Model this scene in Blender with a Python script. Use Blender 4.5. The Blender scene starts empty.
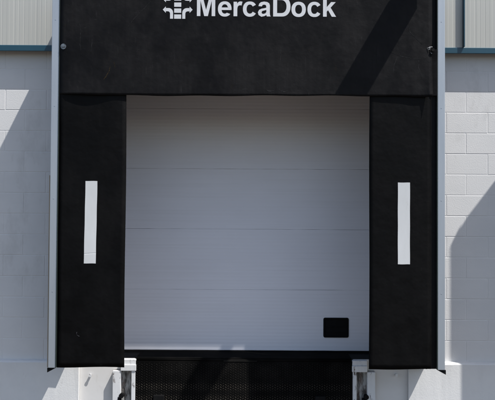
import bpy, bmesh, math, random, json
from mathutils import Vector
random.seed(7)
R = math.radians
sc = bpy.context.scene
COL = sc.collection

# ------------------------------------------------------------ materials
def nt_mat(name):
    m = bpy.data.materials.new(name); m.use_nodes = True
    n = m.node_tree.nodes; l = m.node_tree.links
    return m, n, l, n['Principled BSDF']

def paint(name, base, alt, rough=.6, scale=(6,6,6), contrast=(.35,.7), bump=.0, bscale=120, metallic=0, spec=.5,
          stain=None, stain_scale=(3,3,1), stain_range=(.55,.75), bdist=.002):
    """base colour mottled towards alt, optional stain patches and fine bump"""
    m, n, l, b = nt_mat(name)
    tc = n.new('ShaderNodeTexCoord')
    mp = n.new('ShaderNodeMapping'); mp.inputs['Scale'].default_value = scale
    l.new(tc.outputs['Object'], mp.inputs['Vector'])
    no = n.new('ShaderNodeTexNoise'); no.inputs['Scale'].default_value = 1; no.inputs['Detail'].default_value = 8
    no.inputs['Roughness'].default_value = .65
    l.new(mp.outputs[0], no.inputs['Vector'])
    mr = n.new('ShaderNodeMapRange'); mr.inputs['From Min'].default_value = contrast[0]; mr.inputs['From Max'].default_value = contrast[1]
    l.new(no.outputs['Fac'], mr.inputs['Value'])
    mx = n.new('ShaderNodeMix'); mx.data_type = 'RGBA'
    mx.inputs[6].default_value = (*base,1); mx.inputs[7].default_value = (*alt,1)
    l.new(mr.outputs[0], mx.inputs[0])
    out = mx.outputs[2]
    if stain:
        mp2 = n.new('ShaderNodeMapping'); mp2.inputs['Scale'].default_value = stain_scale; mp2.inputs['Location'].default_value = (3.1,1.7,.4)
        l.new(tc.outputs['Object'], mp2.inputs['Vector'])
        n2 = n.new('ShaderNodeTexNoise'); n2.inputs['Scale'].default_value = 1; n2.inputs['Detail'].default_value = 10; n2.inputs['Roughness'].default_value = .7
        l.new(mp2.outputs[0], n2.inputs['Vector'])
        r2 = n.new('ShaderNodeMapRange'); r2.inputs['From Min'].default_value = stain_range[0]; r2.inputs['From Max'].default_value = stain_range[1]
        l.new(n2.outputs['Fac'], r2.inputs['Value'])
        x2 = n.new('ShaderNodeMix'); x2.data_type = 'RGBA'
        l.new(r2.outputs[0], x2.inputs[0]); l.new(out, x2.inputs[6]); x2.inputs[7].default_value = (*stain,1)
        out = x2.outputs[2]
    l.new(out, b.inputs['Base Color'])
    b.inputs['Roughness'].default_value = rough; b.inputs['Metallic'].default_value = metallic
    b.inputs['Specular IOR Level'].default_value = spec
    if bump:
        n3 = n.new('ShaderNodeTexNoise'); n3.inputs['Scale'].default_value = bscale; n3.inputs['Detail'].default_value = 4
        l.new(tc.outputs['Object'], n3.inputs['Vector'])
        bp = n.new('ShaderNodeBump'); bp.inputs['Strength'].default_value = bump; bp.inputs['Distance'].default_value = bdist
        l.new(n3.outputs['Fac'], bp.inputs['Height']); l.new(bp.outputs[0], b.inputs['Normal'])
    return m

M = {}
M['block'] = paint('painted_blockwork', (.715,.71,.70), (.64,.64,.635), .85, (1.6,1.6,3), (.3,.75), .55, 90,
                   stain=(.52,.515,.50), stain_scale=(2.5,2.5,1.2), stain_range=(.58,.82))
M['plinth'] = paint('painted_render', (.74,.74,.73), (.66,.66,.655), .85, (3,3,3), (.3,.75), .5, 70,
                    stain=(.46,.45,.43), stain_scale=(8,8,3), stain_range=(.62,.8))
M['dock'] = paint('smooth_white_concrete', (.72,.71,.70), (.66,.65,.635), .75, (2,2,5), (.3,.7), .15, 60,
                  stain=(.5,.48,.45), stain_scale=(5,5,2), stain_range=(.62,.85))
M['clad'] = paint('coated_sheet_cladding', (.47,.47,.43), (.43,.43,.395), .5, (9,9,.5), (.3,.7), stain=(.36,.36,.33), stain_scale=(30,30,.6), stain_range=(.6,.9))
M['teal'] = paint('teal_flashing', (.010,.055,.085), (.013,.065,.10), .4, (4,4,4), stain=(.03,.08,.10), stain_scale=(14,14,14), stain_range=(.6,.8))
M['alu'] = paint('mill_aluminium', (.43,.465,.50), (.37,.41,.45), .5, (8,8,1.2), (.3,.7), .1, 200, metallic=.55, stain=(.34,.36,.38), stain_scale=(30,30,3), stain_range=(.6,.8))
M['wood'] = paint('weathered_lath', (.36,.30,.22), (.28,.23,.17), .8, (20,20,2))
M['greenseal'] = paint('dark_rubber_bead', (.012,.02,.018), (.02,.03,.025), .5)
M['mark'] = paint('white_marker_strip', (.63,.64,.64), (.58,.59,.585), .55, (12,12,3), (.3,.7), stain=(.5,.49,.47), stain_scale=(20,20,6), stain_range=(.62,.8))
M['print'] = paint('white_print', (.66,.67,.68), (.61,.62,.63), .6, (25,25,25), (.35,.65), stain=(.6,.6,.6), stain_scale=(60,60,60), stain_range=(.62,.8))
M['steelw'] = paint('chipped_white_steel', (.76,.77,.78), (.66,.67,.68), .6, (14,14,5), (.3,.7), .2, 90,
                    stain=(.07,.045,.035), stain_scale=(26,26,9), stain_range=(.57,.64))
M['rust'] = paint('rusty_streaked_steel', (.36,.36,.35), (.06,.055,.05), .7, (34,34,7), (.42,.56), .3, 80,
                  stain=(.07,.025,.012), stain_scale=(24,24,8), stain_range=(.5,.66))
M['black'] = paint('black_rubber', (.0035,.0035,.004), (.007,.007,.0075), .75, (20,20,20), spec=.15)
M['rub'] = paint('rubbed_grey_cloth', (.040,.040,.041), (.014,.014,.014), .8, (60,60,60), (.4,.6), spec=.1)
M['scuff'] = paint('pale_scuff', (.10,.10,.11), (.05,.05,.05), .8, (80,80,80), spec=.1)
M['rubbrown'] = paint('rubbed_brown_cloth', (.045,.030,.013), (.014,.012,.008), .8, (50,50,50), (.4,.6), spec=.1)
M['galv'] = paint('galvanised_fixing', (.10,.10,.10), (.42,.42,.42), .35, (60,60,60), metallic=.9)
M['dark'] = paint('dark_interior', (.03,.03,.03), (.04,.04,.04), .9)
M['roof'] = paint('grey_roof_sheet', (.3,.3,.3), (.26,.26,.26), .6)
M['yard'] = paint('yard_concrete', (.074,.058,.042), (.058,.046,.034), .9, (.5,.5,.5), (.3,.7), .4, 40, stain=(.05,.047,.043), stain_scale=(.9,.9,.9), stain_range=(.58,.8))
M['lampgrey'] = paint('grey_lamp_housing', (.2,.2,.21), (.17,.17,.18), .5)
M['glass'] = paint('lamp_glass', (.5,.5,.5), (.45,.45,.45), .1)

def curtain_mat(name, base, scuff, brown, amount):
    m, n, l, b = nt_mat(name)
    tc = n.new('ShaderNodeTexCoord')
    def noise(scale, loc, lo, hi, detail=10, rough=.7, rot=0, dist=0):
        mp = n.new('ShaderNodeMapping'); mp.inputs['Scale'].default_value = scale; mp.inputs['Location'].default_value = loc
        mp.inputs['Rotation'].default_value = (0,rot,0)
        l.new(tc.outputs['Object'], mp.inputs['Vector'])
        t = n.new('ShaderNodeTexNoise'); t.inputs['Scale'].default_value = 1; t.inputs['Detail'].default_value = detail
        t.inputs['Roughness'].default_value = rough; t.inputs['Distortion'].default_value = dist
        l.new(mp.outputs[0], t.inputs['Vector'])
        r = n.new('ShaderNodeMapRange'); r.inputs['From Min'].default_value = lo; r.inputs['From Max'].default_value = hi
        l.new(t.outputs['Fac'], r.inputs['Value']); return r.outputs[0]
    def mul(a, v):
        k = n.new('ShaderNodeMath'); k.operation = 'MULTIPLY'; l.new(a, k.inputs[0])
        if isinstance(v, float): k.inputs[1].default_value = v
        else: l.new(v, k.inputs[1])
        return k.outputs[0]
    def mix(f, a, c):
        x = n.new('ShaderNodeMix'); x.data_type = 'RGBA'; l.new(f, x.inputs[0])
        if isinstance(a, tuple): x.inputs[6].default_value = (*a,1)
        else: l.new(a, x.inputs[6])
        x.inputs[7].default_value = (*c,1); return x.outputs[2]
    streak = noise((26,26,1.1), (0,0,0), .42, .8, rot=.08)       # long wipe marks
    cloud = noise((2.2,2.2,1.6), (5,2,1), .4, .72, detail=4)
    fine = noise((80,80,7), (1,7,3), .60, .74, rot=-.35)        # thin scratches
    fine2 = noise((12,12,110), (9,1,3), .62, .74, rot=.25)
    dirt = noise((9,9,4.5), (2,4,8), .64, .82)
    c = mix(mul(cloud, amount), base, scuff)
    c = mix(mul(mul(streak, cloud), amount), c, tuple(v*1.5 for v in scuff))
    c = mix(mul(mul(fine, cloud), amount), c, tuple(v*4 for v in scuff))
    c = mix(mul(mul(fine2, cloud), amount), c, tuple(v*5 for v in scuff))
    c = mix(mul(dirt, amount*.7), c, brown)
    l.new(c, b.inputs['Base Color'])
    rr = n.new('ShaderNodeMapRange'); rr.inputs['To Min'].default_value = .5; rr.inputs['To Max'].default_value = .75
    l.new(cloud, rr.inputs['Value']); l.new(rr.outputs[0], b.inputs['Roughness'])
    b.inputs['Specular IOR Level'].default_value = .11
    t = n.new('ShaderNodeTexNoise'); t.inputs['Scale'].default_value = 9; t.inputs['Detail'].default_value = 6
    l.new(tc.outputs['Object'], t.inputs['Vector'])
    bp = n.new('ShaderNodeBump'); bp.inputs['Strength'].default_value = .5; bp.inputs['Distance'].default_value = .012
    l.new(t.outputs['Fac'], bp.inputs['Height']); l.new(bp.outputs[0], b.inputs['Normal'])
    return m
M['head'] = curtain_mat('scuffed_black_pvc', (.0045,.0042,.0046), (.0125,.012,.0125), (.022,.016,.008), .9)
M['flap'] = curtain_mat('black_pvc', (.0018,.0017,.0018), (.0048,.0046,.0048), (.007,.006,.004), .6)
M['side'] = curtain_mat('black_side_sheet', (.004,.004,.0045), (.009,.009,.01), (.01,.009,.007), .6)

def door_mat():
    m, n, l, b = nt_mat('white_microribbed_door_skin')
    tc = n.new('ShaderNodeTexCoord')
    def tex(scale, lo, hi, detail=6):
        mp = n.new('ShaderNodeMapping'); mp.inputs['Scale'].default_value = scale
        l.new(tc.outputs['Object'], mp.inputs['Vector'])
        t = n.new('ShaderNodeTexNoise'); t.inputs['Scale'].default_value = 1; t.inputs['Detail'].default_value = detail
        l.new(mp.outputs[0], t.inputs['Vector'])
        r = n.new('ShaderNodeMapRange'); r.inputs['From Min'].default_value = lo; r.inputs['From Max'].default_value = hi
        l.new(t.outputs['Fac'], r.inputs['Value']); return r.outputs[0]
    def mix(f, a, c, k):
        u = n.new('ShaderNodeMath'); u.operation = 'MULTIPLY'; l.new(f, u.inputs[0]); u.inputs[1].default_value = k
        x = n.new('ShaderNodeMix'); x.data_type = 'RGBA'; l.new(u.outputs[0], x.inputs[0])
        if isinstance(a, tuple): x.inputs[6].default_value = (*a,1)
        else: l.new(a, x.inputs[6])
        x.inputs[7].default_value = (*c,1); return x.outputs[2]
    grime = tex((.6,.6,95), .5, .72, 8)           # grime lying along the ribs
    patch = tex((1.2,1.2,2.5), .35, .75)
    c = mix(patch, (.84,.84,.89), (.79,.79,.84), 1)
    c = mix(grime, c, (.52,.51,.50), .13)
    l.new(c, b.inputs['Base Color']); b.inputs['Roughness'].default_value = .5
    w = n.new('ShaderNodeTexWave'); w.wave_type = 'BANDS'; w.bands_direction = 'Z'; w.inputs['Scale'].default_value = 9
    w.inputs['Distortion'].default_value = .15
    l.new(tc.outputs['Object'], w.inputs['Vector'])
    dents = tex((1.5,1.5,7), .2, .8, 3)
    b1 = n.new('ShaderNodeBump'); b1.inputs['Strength'].default_value = .28; b1.inputs['Distance'].default_value = .0016
    l.new(w.outputs['Fac'], b1.inputs['Height'])
    b2 = n.new('ShaderNodeBump'); b2.inputs['Strength'].default_value = .35; b2.inputs['Distance'].default_value = .004
    l.new(dents, b2.inputs['Height']); l.new(b1.outputs[0], b2.inputs['Normal'])
    l.new(b2.outputs[0], b.inputs['Normal'])
    return m
M['door'] = door_mat()

def tread_mat(name, banded):
    m, n, l, b = nt_mat(name)
    tc = n.new('ShaderNodeTexCoord')
    t = n.new('ShaderNodeTexNoise'); t.inputs['Scale'].default_value = 5; t.inputs['Detail'].default_value = 8
    l.new(tc.outputs['Object'], t.inputs['Vector'])
    r = n.new('ShaderNodeMapRange'); r.inputs['From Min'].default_value = .4; r.inputs['From Max'].default_value = .7
    l.new(t.outputs['Fac'], r.inputs['Value'])
    x = n.new('ShaderNodeMix'); x.data_type = 'RGBA'; l.new(r.outputs[0], x.inputs[0])
    if banded:
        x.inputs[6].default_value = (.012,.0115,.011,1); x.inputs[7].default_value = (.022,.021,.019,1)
        # two brighter rows: ground reflection painted into the tread colour
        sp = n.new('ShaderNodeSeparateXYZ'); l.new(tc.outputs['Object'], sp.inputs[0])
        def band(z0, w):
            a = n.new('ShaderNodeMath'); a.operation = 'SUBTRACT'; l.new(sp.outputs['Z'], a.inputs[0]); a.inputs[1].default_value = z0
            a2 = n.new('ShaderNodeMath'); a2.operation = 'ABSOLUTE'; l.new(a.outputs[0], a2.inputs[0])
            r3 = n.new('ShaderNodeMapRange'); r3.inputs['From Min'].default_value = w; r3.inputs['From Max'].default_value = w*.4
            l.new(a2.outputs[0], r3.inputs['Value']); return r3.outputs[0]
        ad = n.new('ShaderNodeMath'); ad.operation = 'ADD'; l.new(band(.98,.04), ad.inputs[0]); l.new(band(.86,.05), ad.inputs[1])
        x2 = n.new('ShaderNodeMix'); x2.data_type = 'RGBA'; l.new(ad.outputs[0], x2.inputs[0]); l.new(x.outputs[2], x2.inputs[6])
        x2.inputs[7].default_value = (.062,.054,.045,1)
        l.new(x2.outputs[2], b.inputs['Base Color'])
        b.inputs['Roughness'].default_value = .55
    else:
        x.inputs[6].default_value = (.004,.004,.004,1); x.inputs[7].default_value = (.009,.0085,.008,1)
        l.new(x.outputs[2], b.inputs['Base Color'])
        b.inputs['Roughness'].default_value = .75
    b.inputs['Specular IOR Level'].default_value = .05 if banded else .015
    return m
M['plate'] = tread_mat('dark_plate_steel', False)
M['tread'] = tread_mat('tread_reflection_bands', True)

# ------------------------------------------------------------ mesh helpers
def box(bm, x0, x1, y0, y1, z0, z1, mi=0, bev=0):
    vs = [bm.verts.new(p) for p in ((x0,y0,z0),(x1,y0,z0),(x1,y1,z0),(x0,y1,z0),(x0,y0,z1),(x1,y0,z1),(x1,y1,z1),(x0,y1,z1))]
    fs = [(0,3,2,1),(4,5,6,7),(0,1,5,4),(1,2,6,5),(2,3,7,6),(3,0,4,7)]
    F = [bm.faces.new([vs[i] for i in f]) for f in fs]
    for f in F: f.material_index = mi
    if bev:
        es = list({e for f in F for e in f.edges})
        r = bmesh.ops.bevel(bm, geom=es, offset=bev, segments=2, profile=.6, affect='EDGES')
        for f in r['faces']: f.material_index = mi
def tube(bm, p0, p1, r, seg=20, mi=0):
    p0, p1 = Vector(p0), Vector(p1); d = (p1-p0).normalized()
    a = d.orthogonal().normalized(); c = d.cross(a)
    A = [bm.verts.new(p0 + r*(math.cos(t)*a + math.sin(t)*c)) for t in [2*math.pi*i/seg for i in range(seg)]]
    B = [bm.verts.new(p1 + r*(math.cos(t)*a + math.sin(t)*c)) for t in [2*math.pi*i/seg for i in range(seg)]]
    for i in range(seg):
        f = bm.faces.new((A[i],A[(i+1)%seg],B[(i+1)%seg],B[i])); f.smooth = True; f.material_index = mi
    bm.faces.new(A[::-1]).material_index = mi; bm.faces.new(B).material_index = mi
def sheet(bm, fn, us, vs_, thick=(0,.004,0), mi=0):
    """closed sheet: fn(u,v) gives the front point, the back is offset by thick"""
    t = Vector(thick); smooth = len(us) > 6
    A = [[bm.verts.new(fn(u,v)) for v in vs_] for u in us]
    B = [[bm.verts.new(Vector(fn(u,v))+t) for v in vs_] for u in us]
    nu, nv = len(us), len(vs_)
    def q(*v):
        f = bm.faces.new(v); f.smooth = smooth; f.material_index = mi
    for i in range(nu-1):
        for j in range(nv-1):
            q(A[i][j],A[i+1][j],A[i+1][j+1],A[i][j+1]); q(B[i][j],B[i][j+1],B[i+1][j+1],B[i+1][j])
    for i in range(nu-1):
        q(A[i][0],B[i][0],B[i+1][0],A[i+1][0]); q(A[i][-1],A[i+1][-1],B[i+1][-1],B[i][-1])
    for j in range(nv-1):
        q(A[0][j],A[0][j+1],B[0][j+1],B[0][j]); q(A[-1][j],B[-1][j],B[-1][j+1],A[-1][j+1])
def obj(name, bm, mats, parent=None, fix=True):
    me = bpy.data.meshes.new(name)
    if fix: bmesh.ops.recalc_face_normals(bm, faces=bm.faces)
    bm.to_mesh(me); bm.free()
    o = bpy.data.objects.new(name, me); COL.objects.link(o)
    for m in (mats if isinstance(mats, (list,tuple)) else [mats]): me.materials.append(m)
    if parent:
        o.parent = parent
    return o
def thing(name, label, cat, loc=(0,0,0), group=None):
    o = bpy.data.objects.new(name, None); COL.objects.link(o); o.location = loc; o.empty_display_size = .3
    tag(o, label, cat, group); return o
def tag(o, label, cat, group=None):
    o['label'] = label; o['category'] = cat
    if group: o['group'] = group
def lin(a, b, n): return [a+(b-a)*i/n for i in range(n+1)]
def B(): return bmesh.new()

# ------------------------------------------------------------ ground
bm = B(); bmesh.ops.create_grid(bm, x_segments=2, y_segments=2, size=400)
yard = obj('yard', bm, M['yard']); yard['kind'] = 'structure'

# ------------------------------------------------------------ warehouse
BAY = 4.81                      # distance from this dock bay to the next
XL, XR, DEP, TOP = -9.0, 12.0, 14.0, 8.0
house = thing('warehouse', 'pale painted block warehouse wall with ribbed sheet cladding above and a closed white loading door', 'building')
openings = [(-1.36,1.36,1.24,4.02), (BAY-1.36,BAY+1.36,1.24,4.02)]
ROW0, CH, BL, J = 1.218, .2, .4, .0029
def sub_open(x0, x1, z0, z1):
    """clip a rectangle against the door openings; returns the remaining rectangles"""
    out = [(x0,x1,z0,z1)]
    for a,b,c,d in openings:
        nxt = []
        for (p,q,r,s) in out:
            if q <= a or p >= b or s <= c or r >= d: nxt.append((p,q,r,s)); continue
            if p < a: nxt.append((p,a,r,s))
            if q > b: nxt.append((b,q,r,s))
            if s > d: nxt.append((max(p,a),min(q,b),max(r,d),s))
            if r < c: nxt.append((max(p,a),min(q,b),r,min(s,c)))
        out = nxt
    return [o for o in out if o[1]-o[0] > .02 and o[3]-o[2] > .02]
bm = B()
for k in range(15):
    z0 = ROW0 + k*CH; z1 = z0 + CH
    for side in (0,1):
        anchor = (2.32 if k % 2 else 2.11) if side else (-2.16 if k % 2 else -1.95)
        lo, hi = (0, XR) if side else (XL, 0)
        n0 = math.floor((lo-anchor)/BL) - 1
        x = anchor + n0*BL
        while x < hi:
            a, b_ = max(x,lo), min(x+BL,hi); x += BL
            if b_-a < .02: continue
            for (p,q,r,s) in sub_open(a,b_,z0,z1):
                if s-r < .03: continue
                jy = random.uniform(-.0006,.0006); jj = J*random.uniform(.35,1.2); e = .004
                o_ = [(p,r),(q,r),(q,s),(p,s)]
                j_ = [(p+jj,r+jj),(q-jj,r+jj),(q-jj,s-jj),(p+jj,s-jj)]
                i_ = [(p+jj+e,r+jj+e),(q-jj-e,r+jj+e),(q-jj-e,s-jj-e),(p+jj+e,s-jj-e)]
                V0 = [bm.verts.new((u,.0022,v)) for u,v in o_]
                V1 = [bm.verts.new((u,.0013,v)) for u,v in j_]
                V2 = [bm.verts.new((u,jy,v)) for u,v in i_]
                for a_,b2 in ((V0,V1),(V1,V2)):
                    for t in range(4): bm.faces.new((a_[t],a_[(t+1)%4],b2[(t+1)%4],b2[t]))
                bm.faces.new(V2)
# solid core behind the faced blocks
for (p,q,r,s) in ((XL,openings[0][0],0,TOP),(openings[0][1],openings[1][0],0,TOP),(openings[1][1],XR,0,TOP),
                  (openings[0][0],openings[0][1],4.02,TOP),(openings[1][0],openings[1][1],4.02,TOP),
                  (openings[0][0],openings[0][1],0,1.2),(openings[1][0],openings[1][1],0,1.2)):
    box(bm, p, q, .006, .215, r, s)
obj('block_wall', bm, M['block'], house)
# end walls, back wall and roof
bm = B()
box(bm, XL, XL+.2, .216, DEP, 0, TOP-.3); box(bm, XR-.2, XR, .216, DEP, 0, TOP-.3); box(bm, XL, XR, DEP, DEP+.2, 0, TOP-.3)
obj('outer_wall', bm, M['clad'], house)
bm = B(); box(bm, XL-.1, XR+.1, -.16, DEP+.3, TOP, TOP+.12, bev=.02)
obj('roof', bm, M['roof'], house)
bm = B(); box(bm, XL+.21, XR-.21, .22, DEP-.01, 1.1, 1.2); obj('warehouse_floor', bm, M['dark'], house)
# plinth: rendered band standing proud, with a bevelled top; interrupted at the dock pits
PR = .055
def plinth_piece(x0, x1):
    bm_ = B()
    n = max(2, int((x1-x0)/.05))
    prof = [(0.005,1.222),(-PR+.012,1.214),(-PR,1.200),(-PR,.6),(-PR,-.05)]
    rows = [[bm_.verts.new((x, y + (random.uniform(-.0015,.0015) if 0 < i < 3 else 0), z + (random.uniform(-.0025,.002) if i in (1,2) else 0))) for i,(y,z) in enumerate(prof)] for x in lin(x0,x1,n)]
    for i in range(n):
        for j in range(len(prof)-1): bm_.faces.new((rows[i][j],rows[i+1][j],rows[i+1][j+1],rows[i][j+1]))
    for r in (rows[0], rows[-1]):
        c = bm_.verts.new((r[0].co.x, .005, -.05)); bm_.faces.new(r+[c])
    return bm_
PL, PRX = -1.60, 1.545
for (a,b_) in ((XL,PL),(PRX,BAY+PL),(BAY+PRX,XR)):
    obj('plinth', plinth_piece(a,b_), M['plinth'], house)
# smooth dock face each side of the leveller pit
for cx in (0, BAY):
    for (a,b_) in ((PL+.001,-1.072),(1.022,PRX-.001)):
        bm = B(); box(bm, cx+a, cx+b_, -.010, .005, -.05, 1.236, bev=.003); obj('dock_face', bm, M['dock'], house)
    # painted concrete cheeks and threshold of the pit
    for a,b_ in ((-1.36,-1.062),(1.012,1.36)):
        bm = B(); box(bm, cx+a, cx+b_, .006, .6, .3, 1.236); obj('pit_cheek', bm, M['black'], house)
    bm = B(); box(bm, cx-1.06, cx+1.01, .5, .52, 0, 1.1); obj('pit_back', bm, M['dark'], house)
# profiled cladding over the blocks
bm = B()
CZ0, CZ1, CY = 4.222, TOP-.001, -.098
xs = []
x = XL
k = 0
while x < XR:
    w = .105
    if k % 2 == 0: pts = [(0,0),(.030,0),(.034,.0010),(.046,.0010),(.050,0),(.076,0),(.079,.0008),(.085,.0008),(.088,0)]
    else: pts = [(0,0),(.022,0),(.024,.0010),(.030,.0010),(.032,0),(.070,0),(.076,-.0007),(.094,-.0007),(.100,0)]
    for px_, py_ in pts: xs.append((x+px_, CY+py_))
    x += w; k += 1
for (u,v),(u2,v2) in zip(xs, xs[1:]):
    a = [bm.verts.new(p) for p in ((u,v,CZ0),(u2,v2,CZ0),(u2,v2,CZ1),(u,v,CZ1))]; bm.faces.new(a)
bmesh.ops.remove_doubles(bm, verts=bm.verts, dist=.0002)
box(bm, XL, XR, CY+.012, .005, CZ0, CZ1)
obj('cladding', bm, M['clad'], house)
# teal drip flashing and the upright joint trims
bm = B()
prof = [(-.02,4.226),(-.104,4.226),(-.108,4.222),(-.108,4.172),(-.104,4.168),(-.100,4.172),(-.100,4.205),(-.02,4.205)]
L = [bm.verts.new((XL,y,z)) for y,z in prof]; Rr = [bm.verts.new((XR,y,z)) for y,z in prof]
for i in range(len(prof)): bm.faces.new((L[i],Rr[i],Rr[(i+1)%len(prof)],L[(i+1)%len(prof)]))
bm.faces.new(L); bm.faces.new(Rr[::-1])
obj('flashing', bm, M['teal'], house)
for x in (-5.2, 2.052, 8.4):
    bm = B(); box(bm, x-.004, x+.006, -.142, -.09, 4.2265, TOP-.002, bev=.0015); obj('joint_trim', bm, M['teal'], house)
# sectional doors
def add_door(cx):
    d = bpy.data.objects.new('sectional_door', None); COL.objects.link(d); d.parent = house; d.location = (cx,.3,1.252)
    for k in range(5):
        bm_ = B(); z0 = .006 + k*.6075
        prof = [(.05,.0006),(.0010,.0006),(.0,.0022),(.0,.30),(.0,.6052),(.0010,.6069),(.05,.6069)]
        xsq = lin(-1.5,1.5,30)
        rows = [[bm_.verts.new((x, y + (random.uniform(-.0006,.0006) if j in (2,4) else 0), z0+z + (random.uniform(-.0008,.0008) if j in (1,2,4,5) else 0))) for j,(y,z) in enumerate(prof)] for x in xsq]
        for i in range(len(xsq)-1):
            for j in range(len(prof)-1): bm_.faces.new((rows[i][j],rows[i+1][j],rows[i+1][j+1],rows[i][j+1]))
        p = obj('door_panel', bm_, M['door'], d)
    bm_ = B(); box(bm_, -1.5, 1.5, -.006, .05, -.055, .003, bev=.004); obj('bottom_seal', bm_, M['black'], d)
    # recessed lifting grip
    bm_ = B(); gx, gz, gw, gh = .897, .238, .128, .1
    def rr(w, h, r):
        pts = []
        for sx, sz, a0 in ((1,1,0),(-1,1,90),(-1,-1,180),(1,-1,270)):
            for a in (0,22.5,45,67.5,90):
                t = R(a0+a); pts.append((sx*(w-r)+r*math.cos(t), sz*(h-r)+r*math.sin(t)))
        return pts
    rings = [(rr(gw,gh,.018),-.001),(rr(gw-.002,gh-.002,.017),-.010),(rr(gw-.014,gh-.014,.010),-.010),(rr(gw-.018,gh-.018,.008),-.0015)]
    VR = [[bm_.verts.new((gx+u, y, gz+v)) for u,v in pts] for pts,y in rings]
    for a,b2 in zip(VR, VR[1:]):
        for i in range(len(a)): bm_.faces.new((a[i],a[(i+1)%len(a)],b2[(i+1)%len(a)],b2[i]))
    bm_.faces.new(VR[-1])
    box(bm_, gx-.098, gx+.098, -.0075, -.002, gz+.006, gz+.018, bev=.001)
    box(bm_, gx-.098, gx+.098, -.006, -.002, gz-.05, gz-.044, bev=.001)
    obj('lifting_grip', bm_, M['black'], d)
add_door(0); add_door(BAY)

# ------------------------------------------------------------ wall pegs
for x, z, w in ((-1.494,1.075,'left of the leveller, in the sun'), (1.436,1.095,'right of the leveller, in the shade')):
    bm = B(); tube(bm, (x,-.0101,z), (x,-.034,z), .011, 16); tube(bm, (x,-.0341,z), (x,-.039,z), .015, 16)
    o = obj('wall_peg', bm, M['steelw']); tag(o, 'small white peg in the dock face '+w, 'peg', 'pegs in the dock face')

# ------------------------------------------------------------ dock shelter
HY, FY = -.735, -.712          # head curtain and side curtain planes
HB, ST, SB = 3.645, 4.70, 1.300
def head_y(x, z):
    """front surface of the head curtain, bellied where it hangs over the side curtains"""
    t = max(0, min(1, (HB+.5-z)/.5))
    y = HY - .0015*math.sin(x*5+1) * t
    for c, w, h in ((-1.38,.32,.017), (1.45,.12,.003), (1.585,.060,.036)):
        if abs(x-c) < w: y -= h*(math.cos(math.pi*(x-c)/w)*.5+.5)*t**3
    y += .008*max(0,min(1,(-x-1.56)/.05))
    # puckers round the fixings
    for cx, cz, k in ((-1.59,4.06,.004), (1.585,4.052,-.014)):
        d2 = ((x-cx)**2*2 + (z-cz)**2)/.006
        y -= k*math.exp(-d2)
    y -= .003*math.exp(-((x-.42*z+1.2)**2)/.012)*max(0,min(1,(z-3.8)/.5))
    return y
def letter(ch):
    """bold sans outlines, one em = 1"""
    def ell(cx, cy, rx, ry, a0, a1, n=28, p=2.25):
        out = []
        for i in range(n+1):
            a = R(a0+(a1-a0)*i/n); c, s_ = math.cos(a), math.sin(a)
            out.append((cx+rx*math.copysign(abs(c)**(2/p),c), cy+ry*math.copysign(abs(s_)**(2/p),s_)))
        return out
    if ch == 'M': return [[(0,0),(0,.72),(.215,.72),(.347,.225),(.478,.72),(.693,.72),(.693,0),(.56,0),(.56,.565),(.416,0),(.277,0),(.133,.565),(.133,0)]]
    if ch == 'k': return [[(0,0),(0,.72),(.14,.72),(.14,.345),(.305,.53),(.478,.53),(.285,.328),(.495,0),(.333,0),(.19,.235),(.14,.183),(.14,0)]]
    if ch == 'o':
        o_, i_ = ell(.277,.262,.272,.277,0,360), ell(.277,.262,.130,.165,0,360)
        return [o_[:15]+i_[:15][::-1], o_[14:]+i_[14:][::-1]]
    if ch == 'c':
        o_, i_ = ell(.268,.262,.262,.277,32,328), ell(.268,.262,.124,.165,32,328)
        return [o_[:15]+i_[:15][::-1], o_[14:]+i_[14:][::-1]]
    if ch == 'e':
        o_, i_ = ell(.262,.262,.258,.277,-6,322), ell(.262,.262,.122,.170,20,308)
        bar = [(.150,.318),(.376,.318),(.519,.228),(.146,.228)]
        i2 = [p for p in i_]
        return [o_[:15]+i_[:15][::-1], o_[14:]+i_[14:][::-1], [(.384,.3165),(.518,.232),(.518,.224),(.1415,.224),(.142,.3165)]]
    if ch == 'r': return [[(0,0),(0,.525),(.131,.525),(.131,.45),(.17,.505),(.215,.532),(.265,.540),(.335,.528),(.300,.392),(.245,.402),(.190,.385),(.155,.345),(.141,.27),(.141,0)]]
    if ch == 'D':
        o_ = [(0,.72),(.29,.72)] + ell(.33,.36,.325,.36,90,-90,26,2.2)[1:-1] + [(.29,0),(0,0)]
        i_ = [(.148,.597),(.28,.597)] + ell(.30,.36,.205,.237,90,-90,26,2.2)[1:-1] + [(.28,.123),(.148,.123)]
        h_ = len(o_)//2
        return [o_[:h_+1]+i_[:h_+1][::-1], o_[h_:]+i_[h_:][::-1], [(0,0),(0,.72),(.148,.597),(.148,.123)]]
    if ch == 'a':
        arch = [(.038,.372),(.065,.46),(.13,.515),(.25,.539),(.37,.522),(.445,.475),(.47,.40),(.47,.12),(.477,.05),(.502,0),(.355,0),(.343,.045),(.335,.30),(.333,.375),(.31,.415),(.25,.428),(.195,.415),(.165,.362)]
        bowl = [(.335,.318),(.28,.300),(.16,.280),(.065,.238),(.018,.150),(.045,.050),(.15,-.013),(.26,.010),(.3425,.052),(.339,.165),(.30,.110),(.225,.088),(.170,.105),(.155,.155),(.185,.198),(.26,.215),(.337,.238)]
        return [arch, bowl]
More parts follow.
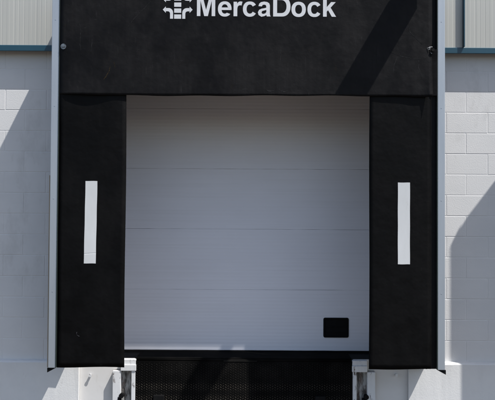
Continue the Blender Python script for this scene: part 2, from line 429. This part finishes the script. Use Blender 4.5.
def make_shelter(sloped, label):
    t = thing('dock_shelter', label, 'dock shelter', (0,0,0), 'black curtain dock shelters round the loading doors')
    # aluminium front posts and top rail
    for s in (-1, 1):
        xi, xo = 1.640, 1.703
        bm_ = B()
        a, b_ = (xi, xo) if s > 0 else (-xo, -xi)
        box(bm_, a, b_, -.722, -.66, SB-.004, ST-.064, bev=.004)
        post = obj('post', bm_, M['alu'], t)
        for z in (1.95, 2.75, 3.55, 4.3):
            bm_ = B(); tube(bm_, (s*1.672,-.7215,z), (s*1.672,-.7235,z), .0045, 12); obj('rivet', bm_, M['alu'], post)
        bm_ = B()
        c = s*1.6365; box(bm_, c-.0034, c+.0034, -.726, -.70, SB, ST-.066, bev=.001); obj('edge_bead', bm_, M['greenseal'], post)
        # dark recess flange between post and curtain
        bm_ = B(); c0, c1 = sorted((s*1.56, s*1.6325)); box(bm_, c0, c1, -.700, -.66, SB+.002, ST-.066); obj('inner_flange', bm_, M['side'], t)
        # rubber toe at the foot
        bm_ = B()
        o0, o1 = s*1.64, s*1.712
        V = [bm_.verts.new(p) for p in ((o0,-.715,SB-.006),(o1,-.715,SB-.006),(o1,-.715,SB-.045),(o0,-.66,SB-.006),(o1,-.66,SB-.006),(o1,-.66,SB-.045))]
        for f in ((0,1,2),(3,5,4),(0,3,4,1),(1,4,5,2),(2,5,3,0)): bm_.faces.new([V[i] for i in f])
        obj('rubber_toe', bm_, M['black'], t)
        # side sheet from the wall to the post, set in from the post face
        prof = [(-.105,4.69),(-.6595,4.69)] if not sloped else [(-.105,4.08),(-.45,4.45),(-.56,4.58),(-.62,4.655),(-.6595,4.675)]
        low = [(-.6595,1.40),(-.45,1.385),(-.178,1.37),(-.135,1.22),(-.06,1.25)] if s < 0 else [(-.6595,1.305),(-.5,1.27),(-.3,1.22),(-.133,1.175),(-.06,1.178)]
        bm_ = B()
        X0, X1 = s*1.690, s*1.698
        loop = prof + low + [(-.06,prof[0][1]-.6)]
        fa = [bm_.verts.new((X0,y,z)) for y,z in loop]; fb = [bm_.verts.new((X1,y,z)) for y,z in loop]
        bm_.faces.new(fa); bm_.faces.new(fb[::-1])
        for i in range(len(loop)): bm_.faces.new((fa[i],fb[i],fb[(i+1)%len(loop)],fa[(i+1)%len(loop)]))
        obj('side_sheet', bm_, M['side'], t)
        # folding arms and rear mounting profile
        for z in (1.7, 2.9, 3.9):
            bm_ = B(); box(bm_, min(s*1.66,s*1.685), max(s*1.66,s*1.685), -.6595, -.03, z, z+.04, bev=.003)
            obj('spreader_arm', bm_, M['galv'], t)
        bm_ = B(); box(bm_, min(s*1.65,s*1.689), max(s*1.65,s*1.689), -.100, -.062, 1.45, 3.9 if sloped else 4.155, bev=.003); obj('wall_profile', bm_, M['alu'], t)
    bm_ = B(); box(bm_, -1.703, 1.703, -.722, -.66, ST-.062, ST, bev=.004); obj('top_rail', bm_, M['alu'], t)
    prof = [(-.100,4.675),(-.6595,4.675)] if not sloped else [(-.004,3.995),(-.45,4.425),(-.62,4.63),(-.66,4.65)]
    bm_ = B()
    A = [bm_.verts.new((-1.689,y,z)) for y,z in prof]; A2 = [bm_.verts.new((1.689,y,z)) for y,z in prof]
    C_ = [bm_.verts.new((-1.689,y,z-.012)) for y,z in prof]; C2 = [bm_.verts.new((1.689,y,z-.012)) for y,z in prof]
    for i in range(len(prof)-1):
        bm_.faces.new((A[i],A2[i],A2[i+1],A[i+1])); bm_.faces.new((C_[i],C_[i+1],C2[i+1],C2[i]))
        bm_.faces.new((A[i],A[i+1],C_[i+1],C_[i])); bm_.faces.new((A2[i],C2[i],C2[i+1],A2[i+1]))
    bm_.faces.new((A[0],C_[0],C2[0],A2[0])); bm_.faces.new((A[-1],A2[-1],C2[-1],C_[-1]))
    obj('roof_sheet', bm_, M['side'], t)
    # side curtains, each with a white marker strip
    for s in (-1, 1):
        x0, x1 = (-1.632,-1.052) if s < 0 else (1.052,1.585)
        def fy(x, z, s=s):
            e = (abs(x)-1.05)
            return FY + .0035*math.sin(z*1.7+s) + .003*math.sin(z*4.1+x*3) + .006*max(0,1-e/.12)*math.sin(z*2.2+1+s) - (.009*max(0,min(1,(z-3.3)/.35)))
        bm_ = B(); sheet(bm_, lambda u,v: (u + .002*math.sin(v*3+s)*(1 if abs(u)<1.1 else 0), fy(u,v), v + (.004*math.sin(u*9) if v < SB+.01 else 0)), lin(x0,x1,14), lin(SB,3.92,60))
        c = obj('side_curtain', bm_, M['flap'], t)
        if s < 0:
            pts = [(-1.462,1.602),(-1.466,1.590),(-1.463,1.578),(-1.452,1.569),(-1.440,1.566)]
            bm_ = B()
            top_ = [bm_.verts.new((u, fy(u,v)-.0016, v+.0022)) for u,v in pts]; bot_ = [bm_.verts.new((u+.002, fy(u,v)-.0016, v-.0022)) for u,v in pts]
            tk = [bm_.verts.new((u, fy(u,v)+.001, v)) for u,v in pts]
            for i in range(4):
                bm_.faces.new((top_[i],top_[i+1],bot_[i+1],bot_[i])); bm_.faces.new((top_[i],tk[i],tk[i+1],top_[i+1])); bm_.faces.new((bot_[i],bot_[i+1],tk[i+1],tk[i]))
            obj('scuff_mark', bm_, M['scuff'], c)
        m0, m1, zz0, zz1 = (-1.403,-1.301,2.192,2.902) if s < 0 else (1.298,1.402,2.200,2.904)
        lean = .010 if s < 0 else 0
        bm_ = B(); sheet(bm_, lambda u,v: (u + lean*(v-2.55) + .0006*math.sin(v*23), fy(u,v)-.0025 + .0014*math.exp(-((v-zz0-.083-.05*(u-m0))/.0025)**2)*(s<0), v + .0008*math.sin(u*60)), lin(m0,m1,4), lin(zz0,zz0+.07,3)+lin(zz0+.075,zz0+.095,12)+lin(zz0+.12,zz1,14), (0,.0015,0))
        obj('marker_strip', bm_, M['mark'], c)
    # head curtain
    bm_ = B()
    def hf(u, v):
        z = v
        if v < HB+.001: z = v + .004*math.sin(u*2.3) + .003*math.sin(u*11)
        return (u, head_y(u, z), z)
    zs = lin(HB, HB+.5, 24) + lin(HB+.53, ST-.07, 20)
    zs = [z for z in zs]
    us = lin(-1.630, 1.588, 90)
    sheet(bm_, hf, us, zs)
    h = obj('head_curtain', bm_, M['head'], t)
    # lower right part reaches right up to the post
    bm_ = B(); sheet(bm_, lambda u,v: (u, HY+.012+(u-1.575)*-.12 - .01*math.exp(-((v-4.05)/.06)**2), v), lin(1.576,1.632,4), lin(HB+.012,4.055,20))
    obj('curtain_edge', bm_, M['head'], t)
    # white print
    k = 1.197/5.245
    bm_ = B()
    pen = 0
    for ch, adv, lsb in (('M',.833,.07),('e',.556,.03),('r',.389,.07),('c',.556,.03),('a',.556,.03),('D',.722,.07),('o',.611,.035),('c',.556,.03),('k',.556,.07)):
        for pl in letter(ch):
            pts = [(-.447 + (pen+lsb+u-.07)*k, 4.333 + v*k*1.05) for u,v in pl]
            F = [bm_.verts.new((X, head_y(X,Z)-.0018, Z)) for X,Z in pts]
            K = [bm_.verts.new(v.co+Vector((0,.0012,0))) for v in F]
            bm_.faces.new(F); bm_.faces.new(K[::-1])
            for q in range(len(F)): bm_.faces.new((F[q],K[q],K[(q+1)%len(F)],F[(q+1)%len(F)]))
        pen += adv
    obj('lettering', bm_, M['print'], h)
    # emblem: broken centre line with four arrows turning off it
    bm_ = B()
    S = 1/115.6
    def P(px, py): return (-.447+(px-197)*S, 4.331-(py-17)*S)
    def poly(pts):
        F = [bm_.verts.new((*[P(*p)[0]], head_y(*P(*p))-.0018, P(*p)[1])) for p in pts]
        Bk = [bm_.verts.new(v.co+Vector((0,.0012,0))) for v in F]
        bm_.faces.new(F); bm_.faces.new(Bk[::-1])
        for i in range(len(F)): bm_.faces.new((F[i],Bk[i],Bk[(i+1)%len(F)],F[(i+1)%len(F)]))
    cy = 5.2
    for a in (3.3, 9.3, 15.3, -8.9, -2.9):
        a_ = a
        poly([(174.3,a_),(181.3,a_),(181.3,a_+4.3),(174.3,a_+4.3)])
    def arrow(sx, sy):
        def q(x, y): return (177.8 + sx*x, cy + sy*y)
        o_ = 4.6; i_ = 7.6                         # stem edges from the centre line
        top, bot = 3.7, 6.9                        # shaft edges
        outer = [(i_+ (4.2)*0 , 14.4)]
        # inner corner curve (near the centre line)
        st = [(o_,14.4)] + [(o_+4.4*(1-math.cos(R(a))), top+4.6*(1-math.sin(R(a)))) for a in lin(0,90,8)] + [(12.0,top)]
        en = [(12.0,bot)] + [(i_+2.4*(1-math.cos(R(a))), bot+2.4*(1-math.sin(R(a)))) for a in lin(90,0,6)] + [(i_,14.4)]
        for (a1,b1) in [(st, en[::-1])]:
            n = 12
            def samp(pl, t):
                t *= len(pl)-1; i = min(int(t), len(pl)-2); f = t-i
                return (pl[i][0]*(1-f)+pl[i+1][0]*f, pl[i][1]*(1-f)+pl[i+1][1]*f)
            # the curve as a chain of quads
            A_ = [samp(a1,i/n) for i in range(n+1)]; B_ = [samp(b1,i/n) for i in range(n+1)]
            poly([q(*p) for p in A_ + B_[::-1]])
        poly([q(11.9,2.1),q(14.9,5.3),q(11.9,8.5)])
    for sx in (-1,1):
        for sy in (1,-1): arrow(sx, sy)
    obj('emblem', bm_, M['print'], h)
    # long rub marks left on the cloth
    for (pts, w_, mat_) in (([(-.83,4.475),(-.90,4.40),(-.97,4.33),(-1.06,4.22)], .0035, 'rub'), ([(-1.47,4.30),(-1.45,4.20),(-1.455,4.08),(-1.44,3.98)], .003, 'rub'),
                  ([(-1.36,4.22),(-1.35,4.12),(-1.36,4.02)], .0035, 'rub'), ([(-1.19,3.90),(-1.20,3.85),(-1.23,3.80),(-1.25,3.77)], .007, 'rubbrown'), ([(-1.16,3.93),(-1.15,3.88)], .006, 'rubbrown'),
                  ([(1.50,4.10),(1.40,4.20),(1.36,4.30)], .0035, 'rub'), ([(1.54,3.98),(1.45,3.97),(1.33,3.99),(1.22,4.03)], .003, 'rub'), ([(1.30,4.02),(1.26,3.92),(1.25,3.83)], .003, 'rub'),
                  ([(.15,3.70),(.18,3.685),(.23,3.69)], .006, 'rub'), ([(.27,3.69),(.31,3.68),(.34,3.69)], .006, 'rub'), ([(1.50,3.80),(1.47,3.90),(1.475,3.99)], .003, 'rub')):
        bm_ = B(); P3 = []
        for (a0,b0),(a1,b1) in zip(pts, pts[1:]):
            for q in range(5): P3.append((a0+(a1-a0)*q/5 + random.uniform(-.002,.002), b0+(b1-b0)*q/5))
        P3.append(pts[-1]); nn = len(P3); L_ = []; R_ = []; K_ = []
        for i,(u,v) in enumerate(P3):
            p_, q_ = P3[max(0,i-1)], P3[min(nn-1,i+1)]; dx, dz = q_[0]-p_[0], q_[1]-p_[1]; d_ = math.hypot(dx,dz) or 1
            ww = w_*.5*math.sin(math.pi*(i+.4)/nn)*random.uniform(.5,1.2); ox, oz = -dz/d_*ww, dx/d_*ww
            L_.append(bm_.verts.new((u+ox, head_y(u,v)-.0008, v+oz))); R_.append(bm_.verts.new((u-ox, head_y(u,v)-.0008, v-oz))); K_.append(bm_.verts.new((u, head_y(u,v)+.001, v)))
        for i in range(nn-1):
            bm_.faces.new((L_[i],L_[i+1],R_[i+1],R_[i])); bm_.faces.new((L_[i],K_[i],K_[i+1],L_[i+1])); bm_.faces.new((R_[i],R_[i+1],K_[i+1],K_[i]))
        obj('rub_mark', bm_, M[mat_], h)
    # fixing screw and the torn fixing hole
    bm_ = B(); x, z = -1.598, 4.062; y = head_y(x,z)
    tube(bm_, (x,y-.001,z), (x,y-.006,z), .024, 24); tube(bm_, (x,y-.0062,z), (x,y-.014,z), .012, 6)
    obj('fixing_screw', bm_, M['galv'], h)
    bm_ = B(); x, z = 1.594, 4.050
    tube(bm_, (x,-.738,z), (x,-.744,z), .015, 6); 
    obj('torn_screw', bm_, M['black'], h)
    for (a,b2,c,d) in ((1.545,4.066,1.572,4.072),(1.552,4.052,1.570,4.060),(1.565,4.078,1.590,4.076),(1.575,4.03,1.586,4.02)):
        bm_ = B(); y0 = head_y(a,b2)-.002
        tube(bm_, (a,y0,b2), (c,y0-.010,d), .0022, 6)
        obj('frayed_thread', bm_, M['mark'], h)
    return t
main = make_shelter(False, 'black dock shelter with white lettering on its head curtain, framing the closed loading door')
# thin timber lath down the outer side of the left post
post_l = [o for o in main.children if o.name.startswith('post')][0]
bm = B(); box(bm, -1.7175, -1.7035, -.70, -.68, SB-.003, 2.95, bev=.001); obj('timber_lath', bm, M['wood'], post_l)
nb = make_shelter(True, 'neighbouring black dock shelter further right, known in the photograph by its shadow on the wall')
nb.location = (BAY,0,0)

# ------------------------------------------------------------ dock leveller
def make_leveller(cx, label):
    t = thing('dock_leveller', label, 'dock leveller', (cx,0,0), 'steel dock levellers in their pits')
    LX0, LX1 = -1.055, 1.004
    bm_ = B(); box(bm_, LX0, LX1, -.035, .55, 1.236, 1.249); box(bm_, LX0, LX1, -.035, -.02, 1.18, 1.2355)
    obj('platform', bm_, M['plate'], t)
    # hanging lip with its tread pattern
    bm_ = B(); Y0 = -.062; Z0, Z1 = .80, 1.222
    box(bm_, LX0, LX1, Y0, Y0+.013, Z0, Z1, bev=.002)
    p = .0235
    nx = int((LX1-LX0)/p); nz = int((Z1-Z0)/p)
    for i in range(nx):
        for j in range(nz):
            x = LX0+.012+i*p; z = Z0+.012+j*p + (p/2 if i % 2 else 0)
            if z > Z1-.008 or x > LX1-.008: continue
            a = R(45 if (i) % 2 else -45); l_, w_ = .0115, .0032
            ca, sa = math.cos(a), math.sin(a)
            base = [(-l_,0),(0,-w_),(l_,0),(0,w_)]
            lo = [bm_.verts.new((x+u*ca-v*sa, Y0-.0001, z+u*sa+v*ca)) for u,v in base]
            hi = [bm_.verts.new((x+(u*ca-v*sa)*.6, Y0-.0022, z+(u*sa+v*ca)*.6)) for u,v in base]
            for q in range(4):
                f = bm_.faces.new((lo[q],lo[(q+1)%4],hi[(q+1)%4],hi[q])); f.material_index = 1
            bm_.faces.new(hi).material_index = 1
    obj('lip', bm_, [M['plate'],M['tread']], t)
    bm_ = B(); tube(bm_, (LX0+.01,-.05,1.232), (LX1-.01,-.05,1.232), .011, 14)
    obj('hinge', bm_, M['plate'], t)
    bm_ = B(); box(bm_, -.22, .10, -.066, -.056, 1.222, 1.230, bev=.001); obj('pale_edge', bm_, M['tread'], t)  # strip paler than the plate along part of the lip's top edge
    for x in (-.83, .70):
        bm_ = B(); box(bm_, x-.05, x+.05, -.105, -.0625, .78, .905, bev=.004); obj('lip_keeper', bm_, M['black'], t)
    bm_ = B(); box(bm_, LX0, LX1, .10, .14, 1.10, 1.235); box(bm_, LX0, LX1, -.02, .0, .06, .30)
    obj('frame_beam', bm_, M['plate'], t)
    return t
make_leveller(0, 'dark tread plate dock leveller with its lip hanging down under the closed white door')
make_leveller(BAY, 'dock leveller of the next bay to the right, outside the photograph')

# ------------------------------------------------------------ bumper brackets beside the lip
def make_bumper(cx, s, label):
    t = thing('bumper_bracket', label, 'dock bumper', (cx,0,0), 'steel bumper brackets beside the leveller')
    def X(a, b_): return (min(s*a,s*b_), max(s*a,s*b_))
    off = 0 if s < 0 else -.047
    def bx(bm_, a, b_, y0, y1, z0, z1, bev=.003):
        a, b_ = a+off, b_+off; u, v = X(a,b_); box(bm_, u, v, y0, y1, z0, z1, bev=bev)
    bm_ = B(); bx(bm_, 1.058, 1.272, -.024, -.0105, .66, 1.13, .001); obj('back_plate', bm_, M['rust'], t)
    bm_ = B(); bx(bm_, 1.196, 1.272, -.072, -.025, .66, 1.128); obj('outer_rail', bm_, M['steelw'], t)
    bm_ = B(); bx(bm_, 1.058, 1.094, -.072, -.025, .66, 1.128); obj('inner_rail', bm_, M['steelw'], t)
    bm_ = B(); bx(bm_, 1.050, 1.195, -.080, -.0105, 1.131, 1.188); bx(bm_, 1.054, 1.195, -.066, -.0105, 1.1885, 1.235)
    obj('cap', bm_, M['steelw'], t)
    bm_ = B(); x = s*(1.186+off); tube(bm_, (x,-.045,.895), (x,-.085,.895), .023, 24); tube(bm_, (x-.022,-.06,.80), (x-.022,-.06,.88), .019, 16); obj('rubber_stop', bm_, M['black'], t)
    return t
make_bumper(0, -1, 'chipped white steel bumper bracket left of the leveller lip, in full sun')
make_bumper(0, 1, 'chipped white steel bumper bracket right of the leveller lip, in shade')

# ------------------------------------------------------------ floodlight over the shelter, its shadow crosses the head curtain
t = thing('floodlight', 'grey floodlight on an arm over the shelter roof, seen only by its slanting shadow', 'floodlight', (1.62,-.098,5.02))
bm = B(); box(bm, -.05, .05, -.78, -.002, -.01, .05, bev=.01); obj('arm', bm, M['lampgrey'], t)
bm = B(); box(bm, -.09, .09, -.022, -.0095, -.12, .16, bev=.004); obj('mounting_plate', bm, M['lampgrey'], t)
bm = B()
n = 14
def lamp_w(d): return .055 + .068*min(1, d/.03)
ds = [0,.01,.02,.03] + lin(.06,.41,5) + [.42,.43,.44,.45,.46,.47]
def ring(d):
    w = lamp_w(d) if d < .42 else lamp_w(d)*math.sqrt(max(.1,1-((d-.42)/.055)**2))
    return [(sx*w-.30*d, -.78-d, z) for sx, z in ((-1,-.04),(1,-.04),(1,.02),(.7,.05),(-.7,.05),(-1,.02))]
rs = [[bm.verts.new(p) for p in ring(d)] for d in ds]
for a,b_ in zip(rs, rs[1:]):
    for i in range(6): bm.faces.new((a[i],a[(i+1)%6],b_[(i+1)%6],b_[i]))
bm.faces.new(rs[0]); bm.faces.new(rs[-1][::-1])
hd = obj('lamp_head', bm, M['lampgrey'], t)
bm = B(); box(bm, -.13, .02, -1.10, -.92, -.046, -.0405); obj('lens', bm, M['glass'], hd)

# ------------------------------------------------------------ light
SUN = Vector((1.6,-1,3.3)).normalized()
w = bpy.data.worlds.new('World'); sc.world = w; w.use_nodes = True
n = w.node_tree.nodes; l = w.node_tree.links
sky = n.new('ShaderNodeTexSky'); sky.sky_type = 'NISHITA'; sky.sun_disc = False
sky.sun_elevation = math.asin(SUN.z); sky.sun_rotation = math.atan2(SUN.x, SUN.y)
sky.air_density = 1; sky.dust_density = 1.5; sky.ozone_density = 1
bg = n['Background']; bg.inputs['Strength'].default_value = .135
l.new(sky.outputs[0], bg.inputs['Color'])
ld = bpy.data.lights.new('sun', 'SUN'); ld.energy = 5; ld.angle = R(.5); ld.color = (1,.97,.93)
so = bpy.data.objects.new('sun', ld); COL.objects.link(so); so.rotation_euler = SUN.to_track_quat('Z','Y').to_euler(); so.location = (8,-6,18)

# ------------------------------------------------------------ camera
cd = bpy.data.cameras.new('camera'); cam = bpy.data.objects.new('camera', cd); COL.objects.link(cam)
cd.sensor_width = 36; cd.lens = 36*696/495; cd.clip_end = 2000
cam.location = (0,-6.72,2.62)
from mathutils import Matrix
cam.matrix_world = Matrix.Translation((0,-6.72,2.62)) @ Matrix.Rotation(R(91.2),4,'X') @ Matrix.Rotation(R(.33),4,'Z')
sc.camera = cam
sc.render.engine = 'CYCLES'
sc.cycles.max_bounces = 8
sc.view_settings.view_transform = 'Standard'; sc.view_settings.look = 'None'; sc.view_settings.gamma = 1
sc.view_settings.exposure = 0.28
